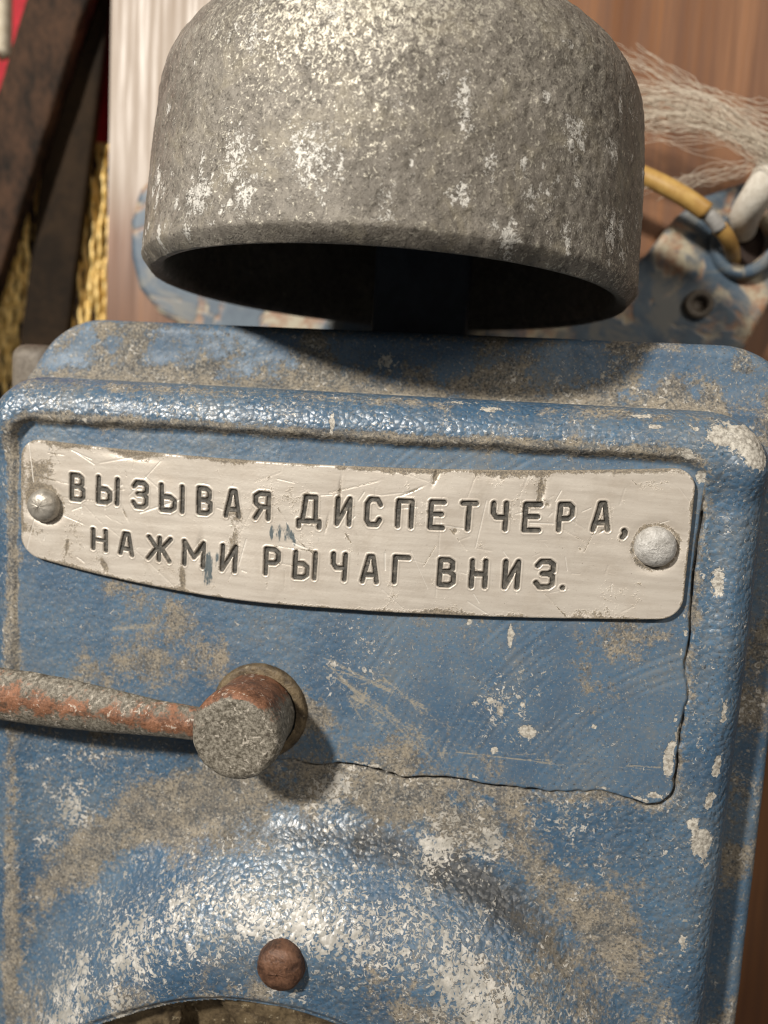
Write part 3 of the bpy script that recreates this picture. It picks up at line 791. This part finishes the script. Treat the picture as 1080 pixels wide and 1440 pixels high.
# dents, gouges and curled upper edge
dirt = np.zeros_like(X); blue = np.zeros_like(X); scp = np.zeros_like(X)
def pb(p, r, sx=1., sz=1., rot=0.):
    c, s = math.cos(rot), math.sin(rot)
    zc = p[1]-curve(p[0])
    u = (X-p[0])*c+(Z-zc)*s; v = -(X-p[0])*s+(Z-zc)*c
    return np.exp(-((u/sx)**2+(v/sz)**2)/r**2)
for p, r, a, sx, sz, rot, dp in [((9.86, -12.02), 1.3, 1.1, .7, 2.4, -.1, .35), ((-87.02, -37.99), 1.0, 1.2, .7, 1.7, .5, .5), ((-67.93, -37.86), .9, 1.1, .7, 3.2, .1, .5), ((-64.25, -30.14), .8, 1.0, .8, 3, -.1, .4),
        ((-12.13, -9.70), .8, 1.1, .6, 2.6, -.3, .5), ((-17.25, -13.90), .4, .8, 5, .5, .45, .2), ((-96.29, -34.39), .5, .9, .6, 4, -.1, .2), ((-7.50, -21.70), .7, .9, .8, .8, 0, .2), ((11.54, -14.62), .6, .9, .8, 1, 0, .2),
        ((-103.25, -14.88), 2.4, .75, 2.0, 1.4, 0, .15), ((-105.36, -20.00), 2.2, .7, 1, 1.6, 0, .1), ((-106.19, -30.96), 2, .55, 1, 1.5, 0, .1), ((-80.96, -10.19), 2.0, .6, 3, .5, -.05, .25), ((-9.40, -39.61), 2.0, .7, 3, .6, 0, .1),
        ((20.76, -36.82), 2.0, .6, 2, .5, 0, .1), ((-20.67, -8.73), 2.5, .65, 3, .5, 0, .25), ((0.69, -8.86), 2.5, .5, 2, .5, 0, .2), ((-32.89, -14.98), .5, .8, .6, 5, -.05, .25), ((-35.40, -22.25), .4, .8, .6, 4, -.15, .2),
        ((-82.41, -23.33), .4, .8, .5, 4, .5, .15), ((22.93, -19.36), .5, .8, 1.5, .6, .6, .2), ((18.89, -23.47), .6, .6, 1, 1, 0, .1), ((-56.74, -28.72), 1.8, .5, 1, 2.2, 0, .1), ((32.76, -8.96), 1.8, .5, 1.6, .9, 0, .1)]:
    g_ = pb(p, r, sx, sz, rot); dirt += a*g_; yp = yp+dp*g_
for p, r, a, sx, sz, rot in [((-61.90, -34.87), 1.9, 1.0, .8, 2.2, .1), ((-45.34, -24.60), 1.8, .75, 1.0, 1.7, .3), ((-47.75, -25.59), 1.0, .9, .6, 1.8, .1), ((-59.99, -31.43), 1.0, .8, .6, 2, 0), ((-42.83, -26.01), 1.0, .8, .6, 2, .3)]:
    blue += a*pb(p, r, sx, sz, rot)
rim = np.exp(-((-d)/.8)**2); dirt += .75*rim*(.2+1.3*n1)+.4*np.exp(-((Z-PZ1)/1.6)**2)*sst(.45, .65, n1)
rl = ((-101.94, -23.06)); rr_ = ((33.86, -21.82))
for p, r in ((rl, 4.0), (rr_, 4.3)):
    q = np.hypot(X-p[0], Z-(p[1]-curve(p[0]))); dirt += .85*np.exp(-((q-r-.3)/.7)**2)*(.3+1.0*n2)
    yp = yp+.35*np.exp(-((q-r)/1.4)**2)
rs = np.random.RandomState(12)
for k in range(110):
    x0 = rs.uniform(PX0+2, PX1-2); z0_ = rs.uniform(PZ0+1.5, PZ1-1.5); Ls = rs.exponential(4)+1; an = rs.choice([rs.normal(.1, .35), rs.normal(-.6, .5), rs.normal(1.4, .3)])
    i0, i1 = np.searchsorted(gxa, [x0-Ls-1, x0+Ls+1]); j0, j1 = np.searchsorted(gza, [z0_-Ls-1, z0_+Ls+1])
    s_ = segdist(X[i0:i1, j0:j1], Z[i0:i1, j0:j1], (x0-Ls/2*math.cos(an), z0_-Ls/2*math.sin(an)), (x0+Ls/2*math.cos(an), z0_+Ls/2*math.sin(an)))
    v = np.exp(-(s_/rs.uniform(.09, .2))**2)*rs.uniform(.3, 1)
    if k % 3: scp[i0:i1, j0:j1] = np.maximum(scp[i0:i1, j0:j1], v)
    else: dirt[i0:i1, j0:j1] += .75*v
    yp[i0:i1, j0:j1] += .07*v
dirt += .25*np.exp(-((X+97)/10)**2)*sst(.5, .7, n1)+.30*sst(.55, .72, fbm(X/5, Z/9, 231, 4))+.22*np.exp(-(np.clip(groove, 0, 9)/.45)**2)*sst(.4, .6, n1)
XX, YY, ZZ = shell(X, Z, d, nxv, nzv, .45, yp, 1.0)
YY = np.minimum(YY, -.15+np.where(d > .4, .05, 5))
# the plate is bent in its own plane; its lower left edge was trimmed higher
low = sst(-24, -41, ZZ)
ZZ = ZZ+curve(XX)+low*4.6*np.clip((-42-XX)/66, 0, 2)**2
V = np.stack([XX, YY, ZZ], -1).reshape(-1, 3); F = grid_faces(*X.shape)
gF = groove.ravel()[F].mean(1); kF = gid.ravel()[F[:, 0]]
att = dict(dirt=dirt, blue=blue, scratch=scp)
isl = gF < -.06
Vp, Fp, ap = compact(V, F[~isl], att)
plate = mesh_obj('nameplate', Vp, Fp, M['plate'], ic, ap)
plate['label'] = 'scuffed aluminium name plate engraved ВЫЗЫВАЯ ДИСПЕТЧЕРА, НАЖМИ РЫЧАГ ВНИЗ.'
for k in range(len(LET)):
    sel = isl & (kF == k)
    Vl, Fl, _ = compact(V, F[sel], {})
    mesh_obj('letter', Vl, Fl, M['letter'], plate)
def rivet(p, r, mat, lab, y=-1.7, seed=0):
    V, F = lathe([(r, y+.6), (r*1.0, y-.3), (r*.95, y-1.0), (r*.82, y-1.8), (r*.6, y-2.35), (r*.32, y-2.62), (.02, y-2.7)], 40, 'Y')
    V = V+(np.random.RandomState(seed).rand(*V.shape)-.5)*.14
    o = mesh_obj('rivet', V+np.array([p[0], 0, p[1]]), F, mat, plate); o['label'] = lab
rivet(rl, 3.9, M['rivet_steel'], 'dark dirty rivet head', seed=1)
rivet(rr_, 4.2, M['rivet_alu'], 'bright dull aluminium rivet head', seed=2)

# --- lever
KX, KZ = -49.9, -66.9
V, F = lathe([(11.3, 1.4), (11.2, -.4), (10.9, -1.0), (10.6, -1.3), (10.2, -1.4), (9.8, -1.5), (9.0, -1.6)], 64, 'Y')
V = V+(np.random.RandomState(4).rand(*V.shape)-.5)*.12
col_ = mesh_obj('collar', V+np.array([KX+.6, 0, KZ]), F, M['grille'], ic); col_['label'] = 'dirty round collar behind the lever'
n, m = 90, 40
ul = np.linspace(0, 1, n)
ang = np.linspace(0, 2*np.pi, m, endpoint=False)
V = []; upv = []
for u in ul:
    x = KX-4-u*84
    zc = KZ-.2+2.6*u**1.1+1.2*math.sin(u*3.0)*u
    hw = 3.7+2.2*sst(0.0, .55, np.array(u))-.15*math.sin(u*9)
    th = 3.0+.7*u
    yc = -11.0-1.0*math.sin(u*2.2)
    for a in ang:
        ca, sa = math.cos(a), math.sin(a)
        # flattened section with a blunt ridge towards the front
        rz = np.sign(ca)*abs(ca)**1.15*hw; ry = -np.sign(sa)*abs(sa)**1.15*th
        V.append((x, yc+ry, zc+rz))
        upv.append(.62*math.exp(-((a-1.5)/.6)**2)+.16*math.exp(-((a-.5)/.5)**2))
V = np.array(V)
nn = fbm(V[:, 0]/3.5, V[:, 2]/3.5+V[:, 1]/3.5, 301, 4)-.5
V[:, 1] -= nn*1.1; V[:, 2] += nn*.8
F = [(i*m+k, i*m+(k+1) % m, (i+1)*m+(k+1) % m, (i+1)*m+k) for i in range(n-1) for k in range(m)]+[tuple(range(m))[::-1], tuple((n-1)*m+k for k in range(m))]
lev = mesh_obj('lever', V, F, M['lever'], ic, {'up': np.array(upv)})
lev['label'] = 'rusty lever arm with flaked white paint'
prof = [(9.1, -1.2), (9.2, -6), (9.6, -9), (9.9, -13.2), (9.75, -14.6), (9.3, -15.5), (8.6, -16.05), (7.9, -16.25)]+[(r, -16.3) for r in np.linspace(7.4, .3, 14)]+[(.02, -16.3)]
pr = []
for (a, b), (c_, d_) in zip(prof[:-1], prof[1:]):
    for t_ in np.linspace(0, 1, 4, endpoint=False): pr.append((a+(c_-a)*t_, b+(d_-b)*t_))
V, F = lathe(pr+[prof[-1]], 96, 'Y')
nn = fbm(V[:, 0]/1.5+V[:, 1]/2, V[:, 2]/1.5, 311, 4)-.5
V[:, 1] -= nn*.4
rad = np.hypot(V[:, 0], V[:, 2])[:, None]+1e-6
V[:, [0, 2]] *= (1+.03*(nn[:, None]))
upk = .55*sst(2.5, 8, V[:, 2])*sst(8.0, 9.2, rad.ravel())-.18+.35*sst(7.6, 9.0, rad.ravel())*sst(-3, 6, V[:, 2])
knob = mesh_obj('knob', V+np.array([KX, 0, KZ]), F, M['lever'], lev, {'up': upk})
knob['label'] = 'grey corroded lever hub with rusty rim'
adopt(ic)

# ------------------------------------------------------------------ bell
BH = 37.5
BX, BYc, BZ, BR = -30.02, 35.00, 32.14, 60.84
T = 5.6
bell = empty('bell', (BX, BYc, 5), 'large pitted grey cast metal bell, mouth down, above the blue intercom', 'bell')
pro = [(BR-T-3.0, BH-1), (BR-T-.6, 20), (BR-T, 4.0), (BR-T+.4, 1.6), (BR-T+1.3, .5), (BR-T+2.4, .1), (BR-2.6, 0), (BR-2.2, .15), (BR-.5, 2.3), (BR-.2, 2.75), (BR-.03, 3.1)]
hs_ = np.linspace(4, BH, 110)
for h in hs_: pro.append((BR-.06*(h-2.8)-.0003*(h-2.8)**2, h))
rsh, hsh = pro[-1]
RS = 20.0
for a in np.linspace(.04, math.radians(80), 60): pro.append((rsh-RS+RS*math.cos(a), hsh+RS*math.sin(a)))
rt, ht = pro[-1]
for u in np.linspace(.04, 1, 14): pro.append((rt*(1-u)+.02*u, ht+5.5*u-1.5*u*u))
# inner dome
inn = [(.02, ht-2.5), (rt*.6, ht-3.5), (rt, ht-5.5), (rsh-T-4, hsh+8)]
pro = inn+pro
NS = 900
V, F = lathe(pro, NS)
ang = np.arctan2(V[:, 1], V[:, 0]); hh = V[:, 2]
s_ = ang*BR
outer = (np.arange(len(V))//NS) >= len(inn)+7
rad = np.hypot(V[:, 0], V[:, 1])
dsp = (fbm(s_/14+40, hh/14, 401, 3)-.5)*.9+(fbm(s_/2.0+80, hh/2.0, 405, 3)-.5)*.55
dsp = dsp*outer
V[:, :2] *= ((rad+dsp)/np.maximum(rad, 1e-6))[:, None]
flecks = (fbm(s_/22+80, hh/22, 411, 3)-.38)*1.3
flecks = (flecks+0.7*np.exp(-((ang+1.72)/.32)**2)*sst(8, 40, hh)+.35*np.exp(-((ang+1.35)/.9)**2)*sst(20, 50, hh))*outer  # more bright flecks on the upper front, strongest left of centre
rs = np.random.RandomState(77)
spot = np.zeros(len(V))
nsel = np.arange(len(V))
for k in range(230):
    a0 = rs.choice([rs.normal(-1.57, .75), rs.normal(-.55, .35), rs.normal(-2.1, .35)]); h0 = rs.choice([rs.uniform(3, 48), rs.uniform(4, 18)]); rd = rs.exponential(.75)+.45
    q = np.abs(hh-h0) < 6
    dd = ((ang[q]-a0)*BR/rs.uniform(.6, 1.3))**2+((hh[q]-h0)/rs.uniform(.8, 1.8))**2
    spot[q] = np.maximum(spot[q], np.exp(-dd/(1.25*rd)**2)*rs.uniform(.35, .80))
spot = spot*outer
grime_shade = np.where(outer, 0, .25)+outer*.6*sst(.62, .85, fbm(s_/6+80, hh/6, 421, 5, .65))  # inside darkened evenly as painted shade; outside scattered grime
V = np.stack([V[:, 0]+.02*V[:, 2], V[:, 1], V[:, 2]-.02*V[:, 0]], -1)      # hangs a degree out of true
sh = mesh_obj('shell', V+np.array([BX, BYc, BZ]), F, M['bell'], bell, {'flecks': np.clip(flecks, 0, 1.4), 'grime_shade': grime_shade, 'spot': spot})
(px0, px1) = -35.91, -10.34
box_obj('post', px0, px1, 45, 58, 2, BZ+ht-4, M['dark'], bell, 1)
adopt(bell)

# ------------------------------------------------------------------ rear bracket on the board, wires, fibres
brk = empty('bracket', (-20, 110, 30), 'blue bracket with flaking paint bolted to the board behind the bell', 'bracket')
YB = 104.0
outl = [(-132.47, 79.15), (-135.99, 67.33), (-135.46, 54.95), (-132.22, 43.79), (-124.40, 35.26), (-113.99, 30.12), (-94.81, 16.34), (-0.75, 11.09), (59.69, 15.39), (77.55, 30.77), (84.21, 46.17), (97.01, 56.57),
    (94.10, 82.24), (79.96, 85.52), (70.57, 83.01), (60.53, 79.14), (52.36, 72.58), (43.13, 59.12), (28.75, 54.63), (-4.73, 65.29), (-53.62, 71.30), (-99.79, 81.28), (-122.22, 85.82)]
pl = prism('plate', outl[::-1], YB, BY-.05, M['bracket'], brk, 2.0)
hx, hz = (61.70, 44.63)
V, F = lathe([(4.6, YB+.5), (4.6, YB-1.6), (4.0, YB-2.0), (2.5, YB-2.0), (2.3, YB-1.2), (2.3, YB-.1), (.02, YB-.1)], 32, 'Y')
mesh_obj('screw_eyelet', V+np.array([hx, 0, hz]), F, M['lug'], brk)
ex, ez = (73.48, 64.30)
V, F = lathe([(10.5, YB+.5), (10.5, YB-3.5), (9.6, YB-4.5), (7.4, YB-4.5), (6.8, YB-3.5), (6.6, YB-.1), (.02, YB-.1)], 36, 'Y')
en = mesh_obj('cable_entry', V*np.array([1, 1, 1.1])+np.array([ex, 0, ez]), F, M['bracket'], brk)
# dark disc painted in for the shade inside the entry
V, F = lathe([(6.5, YB-.25), (3, YB-.3), (.02, YB-.3)], 30, 'Y')
mesh_obj('entry_shade', V*np.array([1, 1, 1.1])+np.array([ex, 0, ez]), F, M['backing'], en)
adopt(brk)

wire = empty('wire', (69.70, 100.00, 59.40), 'stiff yellow brown insulated wire bent into the bracket', 'wire')
tube_obj('insulation', spline([(15.55, 92.00, 89.75), (38.33, 88.00, 79.79), (48.86, 86.00, 74.14), (57.38, 86.00, 68.91)], 24), 2.75, M['yellow'], wire, 14)
tube_obj('sheath', spline([(56.52, 86.00, 69.31), (59.91, 87.00, 66.74), (62.24, 88.00, 64.55)], 8), 2.2, M['sheath'], wire, 12)
tube_obj('bent_end', spline([(61.77, 88.00, 65.17), (64.83, 90.00, 62.79), (67.95, 95.00, 60.42), (71.11, 104.00, 58.96)], 12), 2.3, M['yellow'], wire, 12)
adopt(wire)
sleeve = tube_obj('cable_sleeve', spline([(89.68, 84.00, 104.05), (77.30, 82.00, 87.65), (71.79, 84.00, 75.91), (70.42, 92.00, 70.35), (73.31, 103.60, 68.02)], 26), [4.6]*20+[4.4, 4.2, 4.0, 3.9, 3.8, 3.7], M['sleeve'], None, 16)
tag(sleeve, 'thick cream cotton sleeve entering the bracket beside the yellow wire', 'cable')

# bundle of loose fibres
Vs, Fs = [], []
rf_ = random.Random(21)
knot = np.array((74.60, 78.00, 81.96))
def fib(pts, r):
    P_ = spline(pts, 22)
    P_[1:-1] += np.array([[rf_.gauss(0, .25), rf_.gauss(0, .25), rf_.gauss(0, .45)] for _ in range(20)])
    V, F, c = tube(P_, r, 3)
    o = len(Vs); Vs.extend(list(V)); Fs.extend(tuple(a+o for a in f) for f in F)
tl = np.array((30.64, 92.00, 113.83)); bl_ = np.array((32.52, 92.00, 93.02)); mid0 = np.array((51.90, 82.00, 95.46))
tail = np.array((102.11, 82.00, 72.19))
for k in range(120):
    u = rf_.random()**.9
    e = tl+(bl_-tl)*(.25+.75*u)+np.array([rf_.uniform(-14, 3), rf_.uniform(-4, 4), rf_.uniform(-3, 3)])
    mm = mid0+np.array([rf_.uniform(-4, 4), rf_.uniform(-3, 3), rf_.gauss(0, 2.5)+(.5-u)*7])
    kk = knot+np.array([rf_.gauss(0, 2), rf_.gauss(0, 1.2), rf_.gauss(0, 2.2)])
    tt = tail+np.array([rf_.gauss(0, 5), rf_.gauss(0, 4), rf_.gauss(0, 5)])
    fib([e, mm, kk, tt], rf_.uniform(.05, .12))
for k in range(16):
    e = np.array((29.22, 92.00, 117.96))+np.array([rf_.uniform(-6, 6), rf_.uniform(-3, 3), rf_.uniform(-2, 2)])
    mm = np.array((54.83, 84.00, 101.21))+np.array([0, 0, rf_.gauss(0, 1.4)])
    tt = np.array((79.97, 80.00, 91.82))+np.array([0, 0, rf_.gauss(0, 5)])
    fib([e, mm, tt], rf_.uniform(.05, .10))
for k in range(14):
    e = np.array((37.69, 88.00, 75.40))+np.array([rf_.uniform(-6, 12), 0, rf_.gauss(0, 2.5)])
    mm = np.array((57.07, 84.00, 78.96))+np.array([0, 0, rf_.gauss(0, 1.5)])
    fib([e, mm, knot+np.array([0, 0, rf_.gauss(0, 1.5)])], rf_.uniform(.04, .08))
tag(mesh_obj('fibre_bundle', Vs, Fs, M['fibre']), 'frayed bundle of pale loose fibres stretched behind the bell', 'fibre')
